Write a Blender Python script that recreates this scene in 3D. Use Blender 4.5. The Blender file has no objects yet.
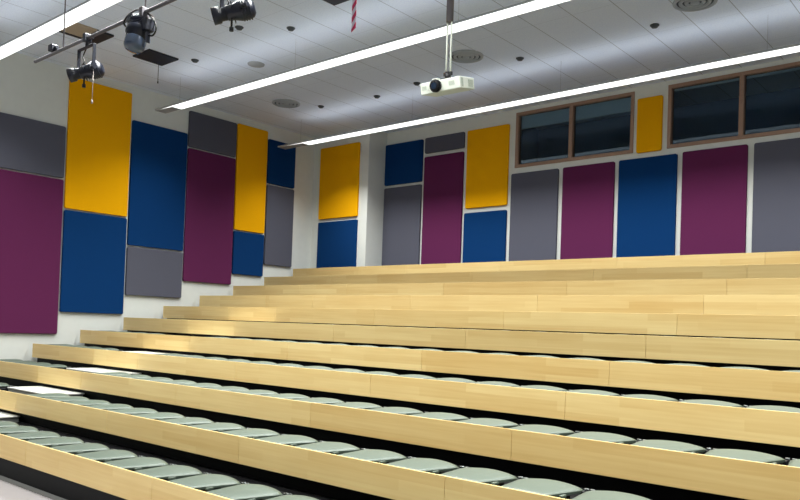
import bpy, bmesh, math, random
from mathutils import Vector, Matrix
random.seed(7)
S = bpy.context.scene
COL = S.collection

# ------------------------------------------------------------------ camera
cam_d = bpy.data.cameras.new('camera'); cam = bpy.data.objects.new('camera', cam_d); COL.objects.link(cam)
r = Vector((0.7599, 0.6491, 0.0347)).normalized(); d = Vector((-0.6499, 0.7597, 0.0209)).normalized()
u = r.cross(d).normalized()
M = Matrix((r, u, -d)).transposed().to_4x4(); M.translation = Vector((0, 0, 1.6))
cam.matrix_world = M
cam_d.sensor_width = 36.0; cam_d.lens = 34.09; cam_d.shift_y = 0.0764; cam_d.clip_start = 0.05
S.camera = cam
# ------------------------------------------------------------------ world + exposure
w = bpy.data.worlds.new('world'); S.world = w; w.use_nodes = True
w.node_tree.nodes['Background'].inputs[0].default_value = (0.02, 0.022, 0.025, 1)
w.node_tree.nodes['Background'].inputs[1].default_value = 0.3
S.view_settings.view_transform = 'Standard'; S.view_settings.look = 'None'
S.view_settings.gamma = 1.0; S.view_settings.use_curve_mapping = False
S.view_settings.exposure = 0.4
STRIP = 1.6          # radiance of the visible diffusers
LAMP_W = 425.0       # each luminaire's downward, louvre-limited output
LAMP_SPREAD = math.radians(124)
UP_FILL_W = 14.0          # added upward fill above each luminaire, brightens the ceiling
STRIP_COL = (0.985, 1.0, 0.965)

# ------------------------------------------------------------------ materials
def lin(c):
    return tuple(((v/255/12.92) if v/255 <= 0.04045 else ((v/255+0.055)/1.055)**2.4) for v in c) + (1,)
def mat(name, rgb, rough=0.6, metal=0.0, noise=0.0, nscale=40, bump=0.0, spec=0.5, sheen=0.0):
    m = bpy.data.materials.new(name); m.use_nodes = True
    nt = m.node_tree; b = nt.nodes['Principled BSDF']
    c = lin(rgb); b.inputs['Base Color'].default_value = c
    b.inputs['Roughness'].default_value = rough; b.inputs['Metallic'].default_value = metal
    b.inputs['Specular IOR Level'].default_value = spec
    if sheen: b.inputs['Sheen Weight'].default_value = sheen
    if noise or bump:
        tc = nt.nodes.new('ShaderNodeTexCoord'); n = nt.nodes.new('ShaderNodeTexNoise')
        n.inputs['Scale'].default_value = nscale; n.inputs['Detail'].default_value = 4
        nt.links.new(tc.outputs['Object'], n.inputs['Vector'])
        if noise:
            r_ = nt.nodes.new('ShaderNodeMapRange')
            r_.inputs[1].default_value = 0.3; r_.inputs[2].default_value = 0.7
            r_.inputs[3].default_value = 1-noise; r_.inputs[4].default_value = 1+noise
            nt.links.new(n.outputs[0], r_.inputs[0])
            v = nt.nodes.new('ShaderNodeVectorMath'); v.operation = 'SCALE'
            v.inputs[0].default_value = c[:3]
            nt.links.new(r_.outputs[0], v.inputs['Scale']); nt.links.new(v.outputs[0], b.inputs['Base Color'])
        if bump:
            bp = nt.nodes.new('ShaderNodeBump'); bp.inputs['Strength'].default_value = bump
            bp.inputs['Distance'].default_value = 0.003
            nt.links.new(n.outputs[0], bp.inputs['Height']); nt.links.new(bp.outputs[0], b.inputs['Normal'])
    return m
def emis(name, col, s):
    m = bpy.data.materials.new(name); m.use_nodes = True; nt = m.node_tree
    nt.nodes.remove(nt.nodes['Principled BSDF']); e = nt.nodes.new('ShaderNodeEmission')
    e.inputs[0].default_value = (*col, 1); e.inputs[1].default_value = s
    nt.links.new(e.outputs[0], nt.nodes['Material Output'].inputs[0]); return m

def mat_wood():
    m = bpy.data.materials.new('lacquered_beech'); m.use_nodes = True; nt = m.node_tree; N = nt.nodes; L = nt.links
    b = N['Principled BSDF']; b.inputs['Roughness'].default_value = 0.42; b.inputs['Specular IOR Level'].default_value = 0.5
    g = N.new('ShaderNodeNewGeometry'); sx = N.new('ShaderNodeSeparateXYZ'); L.new(g.outputs['Position'], sx.inputs[0])
    oi = N.new('ShaderNodeObjectInfo')
    # staves: rows follow height, shifted for every board
    yo = N.new('ShaderNodeMath'); yo.operation = 'MULTIPLY'; yo.inputs[1].default_value = 0.71; L.new(sx.outputs['Y'], yo.inputs[0])
    ax = N.new('ShaderNodeMath'); ax.operation = 'ADD'; L.new(sx.outputs['X'], ax.inputs[0]); L.new(yo.outputs[0], ax.inputs[1])
    cv = N.new('ShaderNodeCombineXYZ'); L.new(ax.outputs[0], cv.inputs[0]); L.new(sx.outputs['Z'], cv.inputs[1])
    br = N.new('ShaderNodeTexBrick'); br.inputs['Scale'].default_value = 1.0
    br.inputs['Mortar Size'].default_value = 0.0; br.inputs['Brick Width'].default_value = 1.45; br.inputs['Row Height'].default_value = 0.08
    br.offset = 0.37; br.inputs['Color1'].default_value = (0, 0, 0, 1); br.inputs['Color2'].default_value = (1, 1, 1, 1)
    L.new(cv.outputs[0], br.inputs['Vector'])
    # grain, drawn out along the board
    mp = N.new('ShaderNodeMapping'); mp.inputs['Scale'].default_value = (0.9, 1.0, 26.0); L.new(g.outputs['Position'], mp.inputs['Vector'])
    n1 = N.new('ShaderNodeTexNoise'); n1.inputs['Scale'].default_value = 1.6; n1.inputs['Detail'].default_value = 6; L.new(mp.outputs[0], n1.inputs['Vector'])
    n2 = N.new('ShaderNodeTexNoise'); n2.inputs['Scale'].default_value = 1.1; n2.inputs['Detail'].default_value = 2; L.new(g.outputs['Position'], n2.inputs['Vector'])
    def mul(a, k):
        q = N.new('ShaderNodeMath'); q.operation = 'MULTIPLY'; q.inputs[1].default_value = k; L.new(a, q.inputs[0]); return q.outputs[0]
    def add(a, c):
        q = N.new('ShaderNodeMath'); q.operation = 'ADD'; L.new(a, q.inputs[0]); L.new(c, q.inputs[1]); return q.outputs[0]
    t = add(add(mul(br.outputs[0], 0.24), mul(n1.outputs[0], 0.42)), add(mul(n2.outputs[0], 0.25), mul(oi.outputs['Random'], 0.20)))
    cr = N.new('ShaderNodeValToRGB'); L.new(t, cr.inputs[0])
    cr.color_ramp.elements[0].position = 0.25; cr.color_ramp.elements[0].color = lin((212, 174, 106))
    cr.color_ramp.elements[1].position = 0.85; cr.color_ramp.elements[1].color = lin((240, 214, 150))
    L.new(cr.outputs[0], b.inputs['Base Color'])
    return m

def mat_ceiling():
    m = bpy.data.materials.new('ceiling_tile'); m.use_nodes = True; nt = m.node_tree; N = nt.nodes; L = nt.links
    b = N['Principled BSDF']; b.inputs['Roughness'].default_value = 0.85
    g = N.new('ShaderNodeNewGeometry'); sx = N.new('ShaderNodeSeparateXYZ'); L.new(g.outputs['Position'], sx.inputs[0])
    def math_(op, a, k=None):
        q = N.new('ShaderNodeMath'); q.operation = op; L.new(a, q.inputs[0])
        if k is not None:
            if isinstance(k, float): q.inputs[1].default_value = k
            else: L.new(k, q.inputs[1])
        return q.outputs[0]
    def line(out, off, pitch, half):
        a = math_('ADD', out, off); f = math_('MULTIPLY', a, 1.0/pitch); f = math_('FRACT', f)
        f = math_('SUBTRACT', f, 0.5); f = math_('ABSOLUTE', f); return math_('LESS_THAN', f, half/pitch)
    lx = line(sx.outputs['X'], 20*0.5957+4.274-0.298, 0.5957, 0.0055)
    ly = line(sx.outputs['Y'], 12.0, 1.2, 0.004)
    lys = math_('MULTIPLY', ly, 0.35)
    ln = math_('MAXIMUM', lx, lys)
    n = N.new('ShaderNodeTexNoise'); n.inputs['Scale'].default_value = 60; n.inputs['Detail'].default_value = 5
    L.new(g.outputs['Position'], n.inputs['Vector'])
    mr = N.new('ShaderNodeMapRange'); mr.inputs[1].default_value = .3; mr.inputs[2].default_value = .7
    mr.inputs[3].default_value = .94; mr.inputs[4].default_value = 1.06; L.new(n.outputs[0], mr.inputs[0])
    v = N.new('ShaderNodeVectorMath'); v.operation = 'SCALE'; v.inputs[0].default_value = lin((232, 240, 255))[:3]; L.new(mr.outputs[0], v.inputs['Scale'])
    mx = N.new('ShaderNodeMix'); mx.data_type = 'RGBA'; L.new(ln, mx.inputs['Factor'])
    L.new(v.outputs[0], mx.inputs['A']); mx.inputs['B'].default_value = lin((176, 182, 192))
    L.new(mx.outputs['Result'], b.inputs['Base Color'])
    return m

def mat_glass():
    m = bpy.data.materials.new('dark_tinted_glass'); m.use_nodes = True; nt = m.node_tree; N = nt.nodes; L = nt.links
    N.remove(N['Principled BSDF'])
    tr = N.new('ShaderNodeBsdfTransparent'); tr.inputs[0].default_value = (0.78, 0.85, 0.88, 1)
    gl = N.new('ShaderNodeBsdfGlossy'); gl.inputs['Roughness'].default_value = 0.04; gl.inputs[0].default_value = (0.35, 0.42, 0.5, 1)
    fr = N.new('ShaderNodeFresnel'); fr.inputs[0].default_value = 1.5
    mx = N.new('ShaderNodeMixShader'); L.new(fr.outputs[0], mx.inputs[0]); L.new(tr.outputs[0], mx.inputs[1]); L.new(gl.outputs[0], mx.inputs[2])
    L.new(mx.outputs[0], N['Material Output'].inputs[0]); return m

WOOD = mat_wood(); CEIL = mat_ceiling(); GLASS = mat_glass()
WALL = mat('white_paint', (226, 229, 224), 0.7, noise=0.015, nscale=8)
DIMWALL = mat('mid_grey_paint', (182, 184, 188), 0.8)
FLOORM = mat('pale_vinyl_floor', (142, 137, 138), 0.45, noise=0.03, nscale=6)
FAB = {
 'yellow': mat('mustard_felt', (248, 178, 5), 0.95, noise=0.10, nscale=90, bump=0.4, spec=0.1),
 'navy':   mat('blue_felt', (10, 56, 108), 0.95, noise=0.12, nscale=90, bump=0.4, spec=0.1),
 'purple': mat('plum_felt', (98, 40, 80), 0.95, noise=0.12, nscale=90, bump=0.4, spec=0.1),
 'grey':   mat('grey_felt', (92, 93, 106), 0.95, noise=0.12, nscale=90, bump=0.4, spec=0.1),
}
BLACK = mat('black_metal', (20, 20, 24), 0.45, spec=0.4)
DECK = mat('charcoal_deck', (9, 9, 12), 0.8, spec=0.2, noise=0.15, nscale=30)
RISER = mat('black_riser', (5, 5, 8), 0.6, spec=0.2)
PAD = mat('grey_green_shell', (76, 90, 78), 0.44, noise=0.05, nscale=60, spec=0.9)
CHROME = mat('bright_steel', (110, 114, 114), 0.4, metal=1.0)
STEPM = mat('white_step_top', (196, 197, 192), 0.6)
STEPG = mat('grey_step_front', (130, 133, 130), 0.7)
TRIMM = mat('grey_floor_trim', (92, 92, 90), 0.5)
FRAME = mat('brown_wood_frame', (164, 132, 112), 0.55, noise=0.08, nscale=30)
BLIND = mat('grey_blind', (206, 220, 230), 0.8)
BLINDBAR = mat('aluminium_bar', (200, 208, 214), 0.4)
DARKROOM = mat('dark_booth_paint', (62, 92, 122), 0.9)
HOUSE = mat('grey_luminaire_housing', (176, 180, 184), 0.5)
DIFF = emis('lit_diffuser', STRIP_COL, STRIP)
STAGE = mat('blue_black_lamp_paint', (17, 22, 38), 0.38, spec=0.6)
LENSM = mat('lamp_lens', (70, 84, 106), 0.15, spec=0.8)
PIPE = mat('grey_pipe', (112, 108, 114), 0.45, metal=0.3)
WIRE = mat('steel_wire', (120, 120, 124), 0.5)
PROJ = mat('white_plastic', (226, 232, 220), 0.5)
VENTM = mat('grey_vent', (176, 182, 188), 0.6)
FITD = mat('dark_fitting', (66, 70, 74), 0.6)
VENTD = mat('dark_vent', (84, 90, 96), 0.7)
TILEB = mat('black_ceiling_board', (20, 26, 42), 0.6)
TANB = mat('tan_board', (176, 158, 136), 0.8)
RED = mat('red_tape', (196, 30, 84), 0.6); WHT = mat('white_tape', (214, 206, 218), 0.6)

# ------------------------------------------------------------------ helpers
def B(): return bmesh.new()
def box(bm, x0, x1, y0, y1, z0, z1, bev=0.0, mi=0, mtx=None):
    g = bmesh.ops.create_cube(bm, size=1.0, matrix=Matrix.Translation(((x0+x1)/2, (y0+y1)/2, (z0+z1)/2)) @ Matrix.Diagonal((x1-x0, y1-y0, z1-z0, 1)))
    vs = g['verts']; fs = set(f for v in vs for f in v.link_faces)
    if bev:
        es = list(set(e for v in vs for e in v.link_edges))
        rr = bmesh.ops.bevel(bm, geom=es, offset=bev, segments=2, profile=0.5, affect='EDGES')
        fs |= set(rr['faces']); vs = list(set(v for f in fs if f.is_valid for v in f.verts))
    fs = [f for f in fs if f.is_valid]
    for f in fs: f.material_index = mi
    if mtx: bmesh.ops.transform(bm, matrix=mtx, verts=list(set(v for f in fs for v in f.verts)))
    return fs
def cyl(bm, a, b, r1, r2=None, n=16, caps=True, mi=0):
    a = Vector(a); b = Vector(b); r2 = r1 if r2 is None else r2
    ax = (b-a); L = ax.length; q = ax.to_track_quat('Z', 'Y').to_matrix().to_4x4(); q.translation = (a+b)/2
    g = bmesh.ops.create_cone(bm, cap_ends=caps, segments=n, radius1=r1, radius2=r2, depth=L, matrix=q)
    for f in set(f for v in g['verts'] for f in v.link_faces): f.material_index = mi; f.smooth = len(f.verts) == 4
def lathe(bm, prof, mtx, n=24, mi=0):
    rings = []
    for (rad, z) in prof:
        rings.append([bm.verts.new(mtx @ Vector((rad*math.cos(2*math.pi*i/n), rad*math.sin(2*math.pi*i/n), z))) for i in range(n)])
    for k in range(len(rings)-1):
        for i in range(n):
            f = bm.faces.new((rings[k][i], rings[k][(i+1) % n], rings[k+1][(i+1) % n], rings[k+1][i])); f.smooth = True; f.material_index = mi
    for ring, rev in ((rings[0], True), (rings[-1], False)):
        f = bm.faces.new(list(reversed(ring)) if rev else ring); f.material_index = mi
def tube(bm, pts, rad, n=8):
    pts = [Vector(p) for p in pts]; rings = []
    for i, p in enumerate(pts):
        t = (pts[min(i+1, len(pts)-1)] - pts[max(i-1, 0)]).normalized()
        ref = Vector((0, 0, 1)) if abs(t.z) < 0.9 else Vector((1, 0, 0))
        a = t.cross(ref).normalized(); c = t.cross(a)
        rings.append([bm.verts.new(p + rad*(a*math.cos(2*math.pi*k/n)+c*math.sin(2*math.pi*k/n))) for k in range(n)])
    for k in range(len(rings)-1):
        for i in range(n):
            f = bm.faces.new((rings[k][i], rings[k][(i+1) % n], rings[k+1][(i+1) % n], rings[k+1][i])); f.smooth = True
    bm.faces.new(rings[0]); bm.faces.new(list(reversed(rings[-1])))
def spline(ctrl, n=8):
    P = [Vector(c) for c in ctrl]; P = [P[0]] + P + [P[-1]]; out = []
    for i in range(1, len(P)-2):
        for k in range(n):
            t = k/n; a, b, c, e = P[i-1], P[i], P[i+1], P[i+2]
            out.append(0.5*((2*b)+(c-a)*t+(2*a-5*b+4*c-e)*t*t+(3*b-a-3*c+e)*t**3))
    out.append(P[-2]); return out
def obj(name, bm, m, parent=None, loc=None):
    bmesh.ops.recalc_face_normals(bm, faces=bm.faces)
    me = bpy.data.meshes.new(name); bm.to_mesh(me); bm.free()
    for q in (m if isinstance(m, (list, tuple)) else [m]): me.materials.append(q)
    o = bpy.data.objects.new(name, me); COL.objects.link(o)
    if loc is not None: o.location = loc
    if parent: o.parent = parent
    return o
def tag(o, label, cat, group=None):
    o['label'] = label; o['category'] = cat
    if group: o['group'] = group
    return o
def thing(name, label, cat, loc, group=None):
    o = bpy.data.objects.new(name, None); o.empty_display_size = 0.1; COL.objects.link(o); o.location = loc
    return tag(o, label, cat, group)
def struct(name, bm, m, parent=None):
    o = obj(name, bm, m, parent)
    if not parent: o['kind'] = 'structure'
    return o
def dup(root, loc, label, group=None):
    c = root.copy(); COL.objects.link(c); c.location = loc; c['label'] = label
    if group: c['group'] = group
    for ch in list(root.children):
        k = ch.copy(); COL.objects.link(k); k.parent = c
        for g in list(ch.children):
            j = g.copy(); COL.objects.link(j); j.parent = k
    return c

# ------------------------------------------------------------------ room shell
XL, XR, YF, YB, YS, ZC = -12.76, 6.0, -5.0, 12.29, 11.72, 5.83
XS = -11.05      # right end of the forward wall section beside the corner
bm = B(); box(bm, XL-0.2, XR+0.2, YF-0.2, YB+1.6, -0.2, 0); struct('floor', bm, FLOORM)
bm = B(); box(bm, XL-0.2, XR+0.2, YF-0.2, YB+1.6, ZC, ZC+0.2); struct('ceiling', bm, CEIL)
bm = B(); box(bm, XL-0.2, XL, YF-0.2, YB+1.6, 0, ZC); struct('wall_left', bm, WALL)
bm = B(); box(bm, XR, XR+0.2, YF-0.2, YB+1.6, 0, ZC); struct('wall_right', bm, DIMWALL)
bm = B(); box(bm, XL, XR, YF-0.2, YF, 0, ZC); struct('wall_front', bm, DIMWALL)
bm = B(); box(bm, XL, XS, YS, YB, 0, ZC); struct('wall_back_corner', bm, WALL)
# rear wall with two openings for the control-room windows
WZ0, WZ1 = 4.700, 5.755
bm = B()
WX = lambda v: v*1.0486
W1 = (WX(-7.395), WX(-5.158)); W2 = (WX(-4.600), WX(-2.363))
box(bm, XL, XR, YB, YB+0.2, 0, WZ0)
box(bm, XL, XR, YB, YB+0.2, WZ1, ZC)
box(bm, XL, W1[0], YB, YB+0.2, WZ0, WZ1); box(bm, W1[1], W2[0], YB, YB+0.2, WZ0, WZ1); box(bm, W2[1], XR, YB, YB+0.2, WZ0, WZ1)
struct('wall_back', bm, WALL)
bm = B()   # control room behind the windows
box(bm, W1[0]-0.4, W2[1]+0.4, YB+1.5, YB+1.55, WZ0-0.6, ZC); box(bm, W1[0]-0.4, W2[1]+0.4, YB+0.2, YB+1.5, WZ0-0.65, WZ0-0.6)
box(bm, W1[0]-0.45, W1[0]-0.4, YB+0.2, YB+1.55, WZ0-0.65, ZC); box(bm, W2[1]+0.4, W2[1]+0.45, YB+0.2, YB+1.55, WZ0-0.65, ZC)
struct('wall_control_room', bm, DARKROOM)

def window(name, x0, x1, blind_drop, blind_note):
    t = bpy.data.objects.new(name, None); COL.objects.link(t); t.location = (x0, YB, WZ0); t['kind'] = 'structure'
    f = 0.058; w_ = x1-x0; h = WZ1-WZ0; mid = w_*0.494
    bm = B()
    box(bm, 0, w_, -0.02, 0.2, 0, f, 0.004); box(bm, 0, w_, -0.02, 0.10, h-f, h, 0.004)
    box(bm, 0, f, -0.019, 0.099, f, h-f, 0.004); box(bm, w_-f, w_, -0.019, 0.099, f, h-f, 0.004)
    box(bm, mid-f*0.62, mid+f*0.62, -0.019, 0.099, f, h-f, 0.004)
    fr = obj('window_frame', bm, FRAME, t)
    for a, b in ((f, mid-f*0.62), (mid+f*0.62, w_-f)):
        bm = B(); box(bm, a, b, 0.045, 0.051, f, h-f); obj('glass_pane', bm, GLASS, t)
        bm = B(); box(bm, a+0.012, b-0.012, 0.075, 0.08, h-f-blind_drop, h-f); bl = obj('roller_blind', bm, BLIND, t)
        bm = B(); box(bm, a+0.012, b-0.012, 0.068, 0.088, h-f-blind_drop-0.014, h-f-blind_drop+0.003); obj('bottom_bar', bm, BLINDBAR, bl)
    return t
window('window_1', W1[0], W1[1], 0.235, '')
window('window_2', W2[0], W2[1], 0.028, '')

# ------------------------------------------------------------------ acoustic panels
def wall_panel(axis, plane, a0, a1, z0, z1, color, label, th=0.045, group=None):
    bm = B(); rr = 0.028; seg = 4; pts = []
    for cx, cz, st in ((a1-rr, z1-rr, 0), (a0+rr, z1-rr, 90), (a0+rr, z0+rr, 180), (a1-rr, z0+rr, 270)):
        for k in range(seg+1):
            an = math.radians(st+90*k/seg); pts.append((cx+rr*math.cos(an), cz+rr*math.sin(an)))
    ac, zc = (a0+a1)/2, (z0+z1)/2
    def P(q, t, s=0):
        a = q[0]-ac; z = q[1]-zc
        if s: a *= 1-2*s/(a1-a0); z *= 1-2*s/(z1-z0)
        return (a, -t, z) if axis == 'y' else (t, a, z)
    rings = [[bm.verts.new(P(q, t, s)) for q in pts] for t, s in ((0, 0), (th-0.008, 0), (th-0.002, 0.003), (th, 0.009))]
    n = len(pts)
    for k in range(3):
        for i in range(n): bm.faces.new((rings[k][i], rings[k][(i+1) % n], rings[k+1][(i+1) % n], rings[k+1][i]))
    bm.faces.new(rings[0]); bm.faces.new(rings[-1])
    o = obj('acoustic_panel', bm, FAB[color], None, (ac, plane-0.002, zc) if axis == 'y' else (plane+0.002, ac, zc))
    tag(o, label, 'acoustic panel', group)
    return o
GL = 'felt acoustic panels on the left wall'; GB = 'felt acoustic panels on the rear wall'
for (y0, y1, z0, z1, c, l) in (
    (4.83, 5.980, 3.925, 4.800, 'grey', 'grey felt wall panel at far left, above the largest plum panel'),
    (4.83, 5.980, 1.280, 3.895, 'purple', 'large plum felt wall panel at far left, its bottom edge the lowest of all'),
    (6.015, 7.165, 3.425, 5.680, 'yellow', 'wide mustard felt panel on left wall under the hanging spotlight'),
    (6.015, 7.165, 1.655, 3.395, 'navy', 'blue felt panel directly below the wide mustard panel on left wall'),
    (7.200, 8.360, 2.920, 5.205, 'navy', 'tall blue felt panel on left wall right of the wide mustard panel'),
    (7.200, 8.360, 2.010, 2.890, 'grey', 'small grey felt panel under the tall blue panel on left wall'),
    (8.390, 9.515, 4.965, 5.665, 'grey', 'grey felt panel above the tall plum panel on left wall'),
    (8.390, 9.515, 2.345, 4.935, 'purple', 'tall plum felt panel between the small grey panel and narrow mustard panel'),
    (9.545, 10.330, 3.485, 5.680, 'yellow', 'narrow mustard felt panel on left wall'),
    (9.545, 10.330, 2.570, 3.455, 'navy', 'small blue felt panel below the narrow mustard panel on left wall'),
    (10.365, 11.125, 4.580, 5.530, 'navy', 'blue felt panel highest beside the corner on left wall'),
    (10.365, 11.125, 2.835, 4.550, 'grey', 'grey felt panel on left wall nearest the corner, below a blue one')):
    wall_panel('x', XL, y0, y1, z0, z1, c, l, group=GL)
for (x0, x1, z0, z1, c, l) in (
    (-12.505, -11.305, 3.950, 5.550, 'yellow', 'mustard felt panel on the forward wall section beside the corner'),
    (-12.505, -11.305, 2.45, 3.879, 'navy', 'blue felt panel below the mustard one on the forward wall section')):
    wall_panel('y', YS, x0, x1, z0, z1, c, l, group=GB)
zs = lambda z: 1.6+(z-1.6)*1.0486
for (x0, x1, z0, z1, c, l) in (
    (-10.54, -9.55, zs(4.525), zs(5.372), 'navy', 'blue felt panel, leftmost and highest on the main rear wall'),
    (-10.54, -9.555, 2.45, zs(4.467), 'grey', 'grey felt panel, leftmost on main rear wall, under a blue panel'),
    (-9.487, -8.532, zs(5.072), zs(5.380), 'grey', 'smallest grey felt panel above the plum panel on rear wall'),
    (-9.490, -8.537, 2.45, zs(5.000), 'purple', 'tallest plum felt panel on rear wall, left of the mustard panel'),
    (-8.455, -7.527, zs(3.893), zs(5.380), 'yellow', 'mustard felt panel on rear wall left of the left-hand window'),
    (-8.475, -7.530, 2.45, zs(3.805), 'navy', 'short blue felt panel under the mustard panel on rear wall'),
    (-7.445, -6.493, 2.45, zs(4.447), 'grey', 'grey felt panel below the left half of the left-hand window'),
    (-6.403, -5.459, 2.45, zs(4.449), 'purple', 'plum felt panel below the right half of the left-hand window'),
    (-5.381, -4.425, 2.45, zs(4.452), 'navy', 'large blue felt panel below the small mustard panel on rear wall'),
    (-5.093, -4.681, zs(4.540), zs(5.420), 'yellow', 'small mustard felt panel between the two windows'),
    (-4.340, -3.385, 2.45, zs(4.464), 'purple', 'plum felt panel under the left half of the right-hand window'),
    (-3.295, -2.340, 2.45, zs(4.464), 'grey', 'grey felt panel farthest right on rear wall, cut by the photo edge')):
    wall_panel('y', YB, WX(x0), WX(x1), z0, z1, c, l, group=GB)

# ------------------------------------------------------------------ tiered seating platform
Y0, DY, Z0, DZ, HB = 3.175, 0.79646, 0.4012, 0.23991, 0.2265
JO = [-12.68, -10.665, -9.43, -7.28, -5.115, -2.965, -0.815, 1.335, 3.485]
ORD = ['lowest', 'second-lowest', 'third-lowest', 'fourth-lowest', 'fifth-lowest', 'middle (sixth)', 'fifth-highest', 'fourth-highest', 'third-highest', 'second-highest', 'highest']
for k in range(11):
    y = Y0+k*DY; zt = Z0+k*DZ
    t = thing('seating_tier', '%s tier of the seating bank, pale timber front board%s' % (ORD[k], ' above a black plinth' if k == 0 else ' and dark deck'), 'seating tier', (JO[0], y, 0), 'tiers of the retractable seating bank')
    for i in range(len(JO)-1):
        bm = B(); a, b = JO[i]-JO[0], JO[i+1]-JO[0]
        box(bm, a+(0.0015 if i else 0), b-0.0015, 0, 0.016, zt-HB, zt, 0.0015)
        obj('front_board', bm, WOOD, t)
    ytop = DY if k < 10 else (YB-y-0.003)
    L = JO[-1]-JO[0]
    bm = B()
    if k < 10: box(bm, 0, L, 0.026, DY+0.08, zt-0.16, zt-0.115)
    else:
        box(bm, 0, XS-JO[0]+0.0, 0.026, YS-y-0.055, zt-0.16, zt-0.115)
        box(bm, XS-JO[0]+0.055, L, 0.026, YB-y-0.055, zt-0.16, zt-0.115)
    obj('deck', bm, DECK, t)
    bm = B()
    if k == 0: box(bm, 0, L, 0.004, 0.03, 0.004, zt-HB-0.001)
    else: box(bm, 0, L, 0.085, 0.11, zt-HB-0.125, zt-0.162)
    obj('riser', bm, RISER, t)
    if k == 0:
        bm = B(); box(bm, 0, L, -0.075, 0.0, 0.0, 0.006); obj('floor_trim', bm, TRIMM, t)

# aisle steps, light treads set against the next tier
for k in range(0, 6):
    y = Y0+k*DY; zt = Z0+k*DZ
    t = thing('aisle_step', 'white-topped aisle step behind the %s timber board' % ORD[k], 'step', (JO[1], y+0.395, zt-0.114), 'aisle steps between the seat blocks')
    w_ = JO[2]-JO[1]
    bm = B(); box(bm, 0.02, w_-0.02, 0.01, 0.45, 0, 0.062); obj('step_box', bm, STEPG, t)
    bm = B(); box(bm, 0.0, w_, 0.0, 0.46, 0.063, 0.079, 0.003); obj('tread', bm, STEPM, t)

# folded seats: shell, two side brackets, hinge bolts, tab
PW = 0.4835
def seat_proto():
    t = thing('folded_seat', '', 'seat', (0, 0, 0), 'seats folded flat on the tiers')
    # shell: arched across, rear edge curved outwards
    bm = B(); nx, ny = 12, 10; top = []; bot = []
    for j in range(ny+1):
        v = j/ny
        rt, rb = [], []
        for i in range(nx+1):
            s = -1+2*i/nx
            hw = 0.160+0.067*min(1, v*1.15)
            if v > 0.93: hw -= 0.006
            x = s*hw
            yr = 0.418+0.024*(1-abs(s)**2.5)       # curved rear edge
            yf = 0.0+0.012*abs(s)**4
            yy = yf+(yr-yf)*v
            z = -0.004+0.007*v-0.022*s*s*(0.30+0.70*v) - (0.006 if j in (0, ny) else 0)-(0.005 if i in (0, nx) else 0)
            rt.append(bm.verts.new((x, yy, z))); rb.append(bm.verts.new((x*0.985, yy*0.99+0.002, z-0.016)))
        top.append(rt); bot.append(rb)
    for j in range(ny):
        for i in range(nx):
            f = bm.faces.new((top[j][i], top[j][i+1], top[j+1][i+1], top[j+1][i])); f.smooth = True
            bm.faces.new((bot[j][i], bot[j+1][i], bot[j+1][i+1], bot[j][i+1]))
    for j in range(ny):
        bm.faces.new((top[j][0], top[j+1][0], bot[j+1][0], bot[j][0])); bm.faces.new((top[j][nx], bot[j][nx], bot[j+1][nx], top[j+1][nx]))
    for i in range(nx):
        bm.faces.new((top[0][i], bot[0][i], bot[0][i+1], top[0][i+1])); bm.faces.new((top[ny][i], top[ny][i+1], bot[ny][i+1], bot[ny][i]))
    obj('seat_shell', bm, PAD, t)
    bm = B(); box(bm, -0.18, 0.18, 0.03, 0.32, -0.085, -0.055, 0.006); box(bm, -0.15, -0.11, 0.05, 0.3, -0.1142, -0.085); box(bm, 0.11, 0.15, 0.05, 0.3, -0.1142, -0.085)
    box(bm, -0.16, -0.12, 0.06, 0.28, -0.056, -0.04); box(bm, 0.12, 0.16, 0.06, 0.28, -0.056, -0.04)
    obj('folding_frame', bm, BLACK, t)
    for sx in (-1, 1):
        bm = B()
        box(bm, sx*0.2225-0.009, sx*0.2225+0.009, 0.10, 0.46, -0.1135, -0.055, 0.004)
        box(bm, sx*0.222-0.011, sx*0.222+0.011, 0.37, 0.445, -0.060, -0.030, 0.004)
        br = obj('side_bracket', bm, BLACK, t)
        bm = B(); cyl(bm, (sx*0.222-0.013, 0.455, -0.03), (sx*0.222+0.013, 0.455, -0.03), 0.010, n=8)
        cyl(bm, (sx*0.222, 0.43, -0.03), (sx*0.222, 0.43, -0.018), 0.009, n=8)
        obj('hinge_bolt', bm, CHROME, br)
    bm = B(); box(bm, 0.215, 0.236, 0.10, 0.16, -0.032, -0.016, 0.002); obj('armrest_tab', bm, PAD, t)
    return t
seat0 = seat_proto(); used = False
NTH = ['first', 'second', 'third', 'fourth', 'fifth', 'sixth', 'seventh', 'eighth', 'ninth', 'tenth', 'eleventh', 'twelfth', 'thirteenth',
       'fourteenth', 'fifteenth', 'sixteenth', 'seventeenth', 'eighteenth', 'nineteenth', 'twentieth', 'twenty-first']
for k in range(6):
    y = Y0+k*DY+0.03; zt = Z0+k*DZ
    nr = 14 if k == 0 else 19
    spots = [(-9.43+0.0+PW*(i+0.5)-0.005, NTH[i]+' right') for i in range(nr)]
    if k > 0: spots += [(-10.665-PW*(i+0.5)-0.03, NTH[i]+' left') for i in range(4)]
    for x, nm in spots:
        lb = 'grey-green folded seat, %s of the aisle step, behind the %s timber board' % (nm, ORD[k])
        gr = 'folded seats behind the %s board' % ORD[k]
        if not used:
            seat0.location = (x, y, zt); seat0['label'] = lb; seat0['group'] = gr; used = True
        else: dup(seat0, (x, y, zt), lb, gr)

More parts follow.
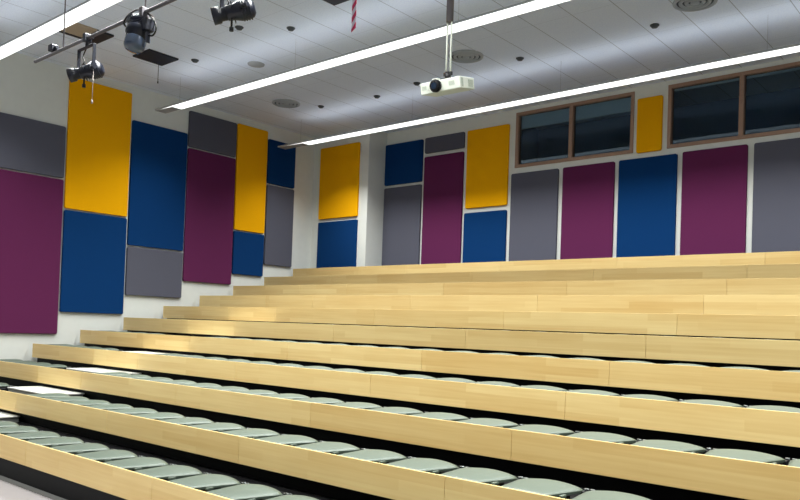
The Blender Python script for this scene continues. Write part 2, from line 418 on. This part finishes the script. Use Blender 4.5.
# ------------------------------------------------------------------ linear pendant lights
def strip_light(y, x0, x1, lit0, label, share=1.0):
    z = 5.30; hw_ = 0.085; t = thing('linear_pendant_light', label, 'light', (x0, y, z), 'long linear ceiling lights')
    L = x1-x0; hw = 0.108
    bm = B(); box(bm, 0, L, -hw, hw, 0.002, 0.034, 0.004); obj('housing', bm, HOUSE, t)
    bm = B(); box(bm, lit0-x0, L-0.01, -hw+0.001, hw-0.001, 0.0, 0.004)
    # slim lit edge that tapers out towards the end of the housing
    v = [bm.verts.new(p) for p in ((0.03, -hw+0.01, 0.003), (lit0-x0, -hw+0.004, 0.003), (lit0-x0, -hw+0.05, 0.003), (lit0-x0, -hw+0.004, 0.0))]
    bm.faces.new((v[0], v[1], v[2])); bm.faces.new((v[0], v[2], v[3])); bm.faces.new((v[0], v[3], v[1])); bm.faces.new((v[1], v[3], v[2]))
    obj('diffuser', bm, DIFF, t)
    la = bpy.data.lights.new('luminaire_light', 'AREA'); la.shape = 'RECTANGLE'; la.size = x1-lit0; la.size_y = 0.15
    la.energy = LAMP_W*share; la.spread = LAMP_SPREAD; la.color = STRIP_COL
    lo = bpy.data.objects.new('luminaire_light', la); COL.objects.link(lo); lo.parent = t; lo.location = ((lit0+x1)/2-x0, 0, -0.004)
    lu = bpy.data.lights.new('ceiling_fill_light', 'AREA'); lu.shape = 'RECTANGLE'; lu.size = x1-lit0; lu.size_y = 0.14  # extra fill light aimed up, added to lift the ceiling
    lu.energy = UP_FILL_W*share; lu.spread = math.radians(180); lu.color = (0.92, 0.97, 1.0)
    lo = bpy.data.objects.new('ceiling_fill_light', lu); COL.objects.link(lo); lo.parent = t; lo.location = ((lit0+x1)/2-x0, 0, 0.040); lo.rotation_euler = (math.pi, 0, 0)
    n = 0; x = 0.6
    while x < L:
        bm = B(); cyl(bm, (x, 0, 0.034), (x, 0, ZC-z), 0.0015, n=6); obj('suspension_wire', bm, WIRE, t); x += 3.0
strip_light(10.46, -12.42, 4.5, -11.66, 'long glowing linear light farthest back, running in front of the windows')
strip_light(7.40, -12.15, 4.5, -11.65, 'long glowing linear light in the middle, passing behind the projector pole')
strip_light(4.37, -12.20, 4.5, -11.70, 'long glowing linear light nearest, across the top left corner')
strip_light(1.35, -12.20, 4.5, -11.70, 'long linear light hanging above the front floor, out of the photo', 0.95)

# ------------------------------------------------------------------ lighting bar and spotlights
PY, PZ = 4.20, 4.82
t = thing('lighting_bar', 'long grey lighting bar hung on rods below the ceiling', 'lighting bar', (-9.76, PY, PZ))
X0 = -9.80
bm = B(); cyl(bm, (-0.10, 0, 0), (7.2, 0, 0), 0.020, n=16); obj('pipe', bm, PIPE, t)
for x in (-9.10, -7.27, -5.4, -3.4):
    bm = B(); cyl(bm, (x+9.76, 0, 0.02), (x+9.76, 0, ZC-PZ), 0.008, n=8); cyl(bm, (x+9.76, 0, ZC-PZ-0.02), (x+9.76, 0, ZC-PZ), 0.03, n=12); obj('hanging_rod', bm, PIPE, t)
for x in (-9.36, -6.77):
    bm = B(); box(bm, x-0.05, x+0.05, PY-0.05, PY+0.05, PZ+0.021, PZ+0.105, 0.012); cyl(bm, (x+0.05, PY, PZ+0.06), (x+0.10, PY, PZ+0.06), 0.022, n=12)
    o = obj('socket_box', bm, STAGE)
    tag(o, 'small dark socket box on the %s of the lighting bar' % ('left end' if x < -8 else 'stretch right of the downward lamp'), 'socket box', 'socket boxes on the lighting bar')

def frame_axis(c, ax):
    q = Vector(ax).normalized().to_track_quat('Z', 'Y').to_matrix().to_4x4(); q.translation = Vector(c); return q
def profile_spot(xc, zyoke, label, yoke_w=0.36, drop=0.29, aim=(-0.68, -0.68, -0.27), cord=True, s=1.0):
    t = thing('stage_spotlight', label, 'spotlight', (xc, PY, PZ), 'black stage spotlights on the bar')
    # clamp
    bm = B(); box(bm, -0.03, 0.03, -0.045, 0.045, -0.05, 0.05, 0.008); cyl(bm, (0, 0, -0.05), (0, 0, -0.10), 0.018, n=12)
    cyl(bm, (0.03, 0.03, 0), (0.08, 0.03, 0), 0.012, n=10); obj('clamp', bm, STAGE, t)
    hw = yoke_w/2
    bm = B(); box(bm, -hw, hw, -0.02, 0.02, -0.112, -0.10, 0.002); box(bm, -hw-0.006, -hw+0.004, -0.02, 0.02, -0.10-drop, -0.10, 0.002); box(bm, hw-0.004, hw+0.006, -0.02, 0.02, -0.10-drop, -0.10, 0.002)
    cyl(bm, (-hw-0.03, 0, -0.10-drop+0.02), (-hw+0.05, 0, -0.10-drop+0.02), 0.022, n=12); cyl(bm, (hw-0.06, 0, -0.10-drop+0.02), (hw+0.03, 0, -0.10-drop+0.02), 0.022, n=12)
    obj('yoke', bm, STAGE, t)
    c = Vector((0, 0, -0.10-drop-0.005)); A = frame_axis(c, aim) @ Matrix.Scale(0.68, 4)
    bm = B(); lathe(bm, [(0.07, -0.30), (0.115, -0.27), (0.135, -0.20), (0.135, -0.10), (0.12, -0.05), (0.105, 0.0), (0.10, 0.08), (0.085, 0.09)], A, 20)
    for q in range(4): lathe(bm, [(0.14, -0.24+q*0.035), (0.145, -0.235+q*0.035), (0.145, -0.225+q*0.035), (0.14, -0.22+q*0.035)], A, 20)
    for ang in (0.4, 1.9, 3.5, 5.0):
        m2 = A @ Matrix.Rotation(ang, 4, 'Z'); box(bm, 0.09, 0.165, -0.03, 0.03, -0.005, 0.004, 0, 0, m2)
    obj('lamp_body', bm, STAGE, t)
    bm = B(); lathe(bm, [(0.085, 0.08), (0.09, 0.10), (0.09, 0.17), (0.112, 0.18), (0.118, 0.28), (0.108, 0.28), (0.10, 0.21), (0.02, 0.20)], A, 24)
    bar = obj('lens_tube', bm, STAGE, t)
    bm = B(); lathe(bm, [(0.095, 0.212), (0.06, 0.224), (0.02, 0.228)], A, 20); obj('lens', bm, mat('deep_lens', (30, 44, 66), 0.1, spec=0.8), bar)
    bm = B(); cyl(bm, c+Vector((0.01, -0.02, -0.06)), c+Vector((0.01, -0.02, -0.15)), 0.010, n=8); cyl(bm, c+Vector((0.01, -0.02, -0.15)), c+Vector((0.01, -0.02, -0.185)), 0.02, n=10)
    obj('focus_knob', bm, [BLACK], t)
    bm = B(); tube(bm, spline([(0.02, 0.03, 0.0), (-hw*0.5, 0.05, -0.06), (-hw-0.0, 0.05, -0.16), (-hw+0.05, 0.04, -0.24), (-hw+0.02, 0.02, -0.33), (-0.02, 0.08, -0.36)]), 0.008, 6); obj('cable', bm, BLACK, t)
    if cord:
        bm = B(); cyl(bm, (hw, 0.0, -0.10-drop-0.005), (hw, 0.0, -0.10-drop-0.36), 0.004, n=6); cyl(bm, (hw, 0, -0.10-drop-0.40), (hw, 0, -0.10-drop-0.36), 0.010, n=8)
        obj('safety_cord', bm, mat('pale_cord', (180, 170, 165), 0.7), t)
    return t
profile_spot(-8.51, 0, 'black stage spotlight hanging in its yoke in front of the wide mustard panel')
profile_spot(-5.74, 0, 'black stage spotlight at the top of the photo, third from the left wall', cord=False, drop=0.27)

def down_lamp(xc):
    t = thing('stage_wash_light', 'bulky dark stage lamp tilted straight down with looping cable', 'spotlight', (xc, PY, PZ))
    bm = B(); box(bm, -0.035, 0.035, -0.045, 0.045, -0.055, 0.05, 0.008); cyl(bm, (0, 0, -0.05), (0, 0, -0.09), 0.02, n=12); obj('clamp', bm, PIPE, t)
    c = Vector((-0.075, 0, -0.13)); A = frame_axis(c, (0.10, -0.28, -0.95)) @ Matrix.Scale(0.84, 4)
    bm = B(); box(bm, -0.245, 0.09, -0.02, 0.02, -0.095, -0.085, 0.002); box(bm, -0.252, -0.242, -0.025, 0.025, -0.34, -0.085, 0.002); box(bm, 0.088, 0.098, -0.025, 0.025, -0.34, -0.085, 0.002)
    obj('yoke', bm, STAGE, t)
    bm = B(); lathe(bm, [(0.06, -0.13), (0.10, -0.12), (0.135, -0.06), (0.14, 0.04), (0.15, 0.05), (0.15, 0.12), (0.13, 0.13), (0.13, 0.20)], A, 24)
    for q in range(4): lathe(bm, [(0.138, -0.045+q*0.024), (0.147, -0.04+q*0.024), (0.147, -0.034+q*0.024), (0.138, -0.03+q*0.024)], A, 24)
    box(bm, -0.26, -0.17, -0.05, 0.05, -0.14, 0.03, 0.015); box(bm, 0.03, 0.12, -0.05, 0.06, -0.22, -0.08, 0.015)
    body = obj('lamp_body', bm, STAGE, t)
    bm = B(); lathe(bm, [(0.13, 0.20), (0.132, 0.21), (0.127, 0.30), (0.11, 0.33), (0.06, 0.345), (0.01, 0.35)], A, 24); obj('lens', bm, LENSM, t)
    bm = B(); tube(bm, spline([(0.02, 0.0, 0.0), (-0.10, -0.02, 0.05), (-0.26, -0.03, 0.03), (-0.35, -0.03, -0.03), (-0.30, -0.02, -0.09), (-0.22, -0.02, -0.09)]), 0.010, 6); obj('cable', bm, BLACK, t)
    bm = B(); tube(bm, spline([(0.03, 0.02, 0.0), (0.12, 0.02, -0.07), (0.20, 0.02, -0.16), (0.21, 0.02, -0.23), (0.15, 0.02, -0.27), (0.07, 0.0, -0.25)]), 0.010, 6)
    tube(bm, spline([(0.04, -0.02, 0.0), (0.15, -0.02, -0.06), (0.24, -0.02, -0.13), (0.245, -0.02, -0.20), (0.16, -0.02, -0.26)]), 0.005, 6); obj('cable', bm, BLACK, t)
    return t
down_lamp(-7.29)

# striped warning ribbon hanging from the bar
bm = B(); zb, zt_ = 3.905, PZ-0.018; xx = -4.175; n = int((zt_-zb)/0.045)
h = (zt_-zb)/n; w2 = 0.023; sl = 0.026
for i in range(n):
    a = zb+i*h; b = a+h
    fs = []
    for yy in (-0.0015, 0.0015):
        vs = [bm.verts.new((xx-w2, PY+yy, a-(sl if i else 0)*1)), bm.verts.new((xx+w2, PY+yy, a+sl)), bm.verts.new((xx+w2, PY+yy, min(b+sl, zt_))), bm.verts.new((xx-w2, PY+yy, b-sl))]
        fs.append(vs)
        f = bm.faces.new(vs if yy < 0 else list(reversed(vs))); f.material_index = 0 if i % 2 == 0 else 1
    for j in range(4):
        f = bm.faces.new((fs[0][j], fs[1][j], fs[1][(j+1) % 4], fs[0][(j+1) % 4])); f.material_index = 0 if i % 2 == 0 else 1
o = obj('warning_ribbon', bm, [RED, WHT]); tag(o, 'red and white striped ribbon hanging down from the top edge', 'ribbon')

# ------------------------------------------------------------------ projector
t = thing('ceiling_projector', 'white projector hanging on a ceiling pole, dark round lens facing left', 'projector', (-4.285, 5.58, 3.93))
piv = Matrix.Rotation(math.radians(12), 4, 'X') @ Matrix.Rotation(math.radians(6), 4, 'Z')
piv = piv @ Matrix.Scale(0.84, 4)
def pj(bm): bmesh.ops.transform(bm, matrix=piv, verts=bm.verts); return bm
bm = B(); box(bm, -0.27, 0.24, -0.16, 0.16, -0.145, -0.02, 0.008)
body = obj('projector_body', pj(bm), PROJ, t)
bm = B(); cyl(bm, (-0.06, -0.15, -0.078), (-0.06, -0.195, -0.078), 0.068, n=28); cyl(bm, (-0.06, -0.195, -0.078), (-0.06, -0.215, -0.078), 0.06, 0.05, n=28)
ln = obj('lens_barrel', pj(bm), BLACK, t)
bm = B(); cyl(bm, (-0.06, -0.214, -0.078), (-0.06, -0.219, -0.078), 0.035, n=20); obj('lens', pj(bm), mat('projector_lens', (24, 40, 60), 0.08, spec=0.9), ln)
bm = B(); box(bm, -0.095, -0.025, -0.19, -0.13, -0.025, 0.0, 0.004); box(bm, -0.175, -0.155, -0.166, -0.158, -0.10, -0.06); obj('lens_shift_cover', pj(bm), PROJ, t)
bm = B()
for i in range(7): box(bm, 0.239, 0.2425, 0.02+i*0.016, 0.028+i*0.016, -0.125, -0.045)
for i in range(4): box(bm, 0.239, 0.2425, -0.135+i*0.012, -0.130+i*0.012, -0.13, -0.035)
obj('side_vent', pj(bm), mat('vent_grey', (176, 186, 172), 0.6), t)
bm = B()
for i in range(6): box(bm, 0.10+i*0.012, 0.106+i*0.012, -0.1625, -0.158, -0.10, -0.055)
for i in range(5): box(bm, -0.245+i*0.012, -0.239+i*0.012, -0.1625, -0.158, -0.10, -0.055)
obj('front_vent', pj(bm), mat('vent_grey_front', (176, 186, 172), 0.6), t)
bm = B(); cyl(bm, (0, 0, -0.02), (0, 0, 0.06), 0.03, n=12); box(bm, -0.06, 0.06, -0.06, 0.06, -0.021, -0.008); box(bm, -0.045, 0.045, -0.012, 0.012, 0.03, 0.06)
obj('mount_bracket', bm, BLACK, t)
bm = B(); cyl(bm, (-0.024, 0, 0.05), (-0.024, 0, 0.555), 0.008, n=8); cyl(bm, (0.024, 0, 0.05), (0.024, 0, 0.555), 0.008, n=8); obj('mount_rod', bm, PROJ, t)
bm = B(); cyl(bm, (0, 0, 0.535), (0, 0, ZC-3.93), 0.034, n=16); cyl(bm, (0, 0, ZC-3.96), (0, 0, ZC-3.93), 0.09, n=20); obj('ceiling_pole', bm, PIPE, t)

# ------------------------------------------------------------------ ceiling fittings
def sq(x0, x1, y0, y1, label, rim=False):
    bm = B(); 
    if not rim: box(bm, x0, x1, y0, y1, ZC-0.03, ZC-0.0005, 0.004); o = obj('ceiling_board', bm, TILEB)
    else:
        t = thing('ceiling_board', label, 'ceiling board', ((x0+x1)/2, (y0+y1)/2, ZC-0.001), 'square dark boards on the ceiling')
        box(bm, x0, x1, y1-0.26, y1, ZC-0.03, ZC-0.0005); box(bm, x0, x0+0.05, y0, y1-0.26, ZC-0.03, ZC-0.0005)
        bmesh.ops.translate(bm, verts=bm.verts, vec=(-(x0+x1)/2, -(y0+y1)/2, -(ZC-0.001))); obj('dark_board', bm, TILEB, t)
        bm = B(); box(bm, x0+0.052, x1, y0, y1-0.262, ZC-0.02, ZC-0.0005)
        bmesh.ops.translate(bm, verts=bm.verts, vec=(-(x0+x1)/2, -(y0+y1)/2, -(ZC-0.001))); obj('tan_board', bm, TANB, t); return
    tag(o, label, 'ceiling board', 'square dark boards on the ceiling'); return o
b1 = sq(-11.26, -10.77, 6.32, 6.85, 'square black board on ceiling beside the downward stage lamp')
bm = B(); cyl(bm, (0, 0, 0), (0, 0, -0.30), 0.005, n=6); cyl(bm, (0, 0, -0.30), (0, 0, -0.33), 0.011, n=8)
o = obj('pull_cord', bm, BLACK, None, (-11.18, 6.74, ZC-0.0305)); tag(o, 'thin dark cord hanging from the square black ceiling board', 'cord')
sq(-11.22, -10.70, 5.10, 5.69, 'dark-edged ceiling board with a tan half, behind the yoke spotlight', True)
sq(-7.20, -6.70, 6.35, 6.87, 'black square ceiling board cut by the top edge beside the striped ribbon')

def disc(x, y, label, rad=0.27):
    t = thing('air_diffuser', label, 'air diffuser', (x, y, ZC-0.001), 'round ceiling air diffusers')
    bm = B()
    I = Matrix.Identity(4)
    for a, b_ in ((rad, rad*0.86), (rad*0.74, rad*0.60), (rad*0.48, rad*0.34)):
        lathe(bm, [(a, 0.0), (a-0.006, -0.02), (b_, -0.03), (b_-0.01, -0.012), (b_-0.01, 0.0)], I, 32)
    obj('diffuser_ring', bm, VENTM, t)
    bm = B(); lathe(bm, [(rad*0.92, 0.0), (rad*0.92, -0.006), (0.01, -0.006)], I, 32); obj('dark_opening', bm, VENTD, t)
    bm = B(); lathe(bm, [(rad*0.2, 0), (rad*0.2, -0.025), (0.01, -0.03)], I, 20); obj('centre_cone', bm, VENTM, t)
disc(-11.19, 9.50, 'round air diffuser on ceiling nearest the left wall')
disc(-6.90, 9.43, 'round air diffuser on ceiling to the right of the projector pole')
disc(-3.43, 9.52, 'round air diffuser cut by the top edge, farthest right')
for i, (x, y, l) in enumerate(((-10.61, 7.05, 'small dark round ceiling fitting just right of the square black board'), (-8.30, 7.08, 'small dark round ceiling fitting left of the striped ribbon'),
    (-10.77, 10.02, 'small dark round ceiling fitting beside the leftmost air diffuser'), (-9.43, 10.16, 'small dark round ceiling fitting between leftmost diffuser and projector'),
    (-8.35, 10.0, 'small dark round ceiling fitting just left of the projector'), (-6.27, 9.98, 'small dark round ceiling fitting right of the diffuser near the projector'),
    (-4.12, 9.94, 'small dark round ceiling fitting farthest right, above the window gap'), (-8.89, 6.62, 'small dark round ceiling fitting below the topmost spotlight'))):
    bm = B(); lathe(bm, [(0.062, 0.0), (0.060, -0.012), (0.045, -0.02), (0.04, -0.035), (0.01, -0.04)], Matrix.Identity(4), 20)
    tag(obj('ceiling_fitting', bm, FITD, None, (x, y, ZC-0.0005)), l, 'ceiling fitting', 'small dark round ceiling fittings')
bm = B(); lathe(bm, [(0.14, 0.0), (0.135, -0.012), (0.01, -0.014)], Matrix.Identity(4), 28)
tag(obj('ceiling_speaker', bm, mat('pale_grille', (168, 170, 172), 0.8), None, (-9.93, 7.76, ZC-0.0005)), 'pale grey round speaker grille on ceiling above the middle light', 'speaker')
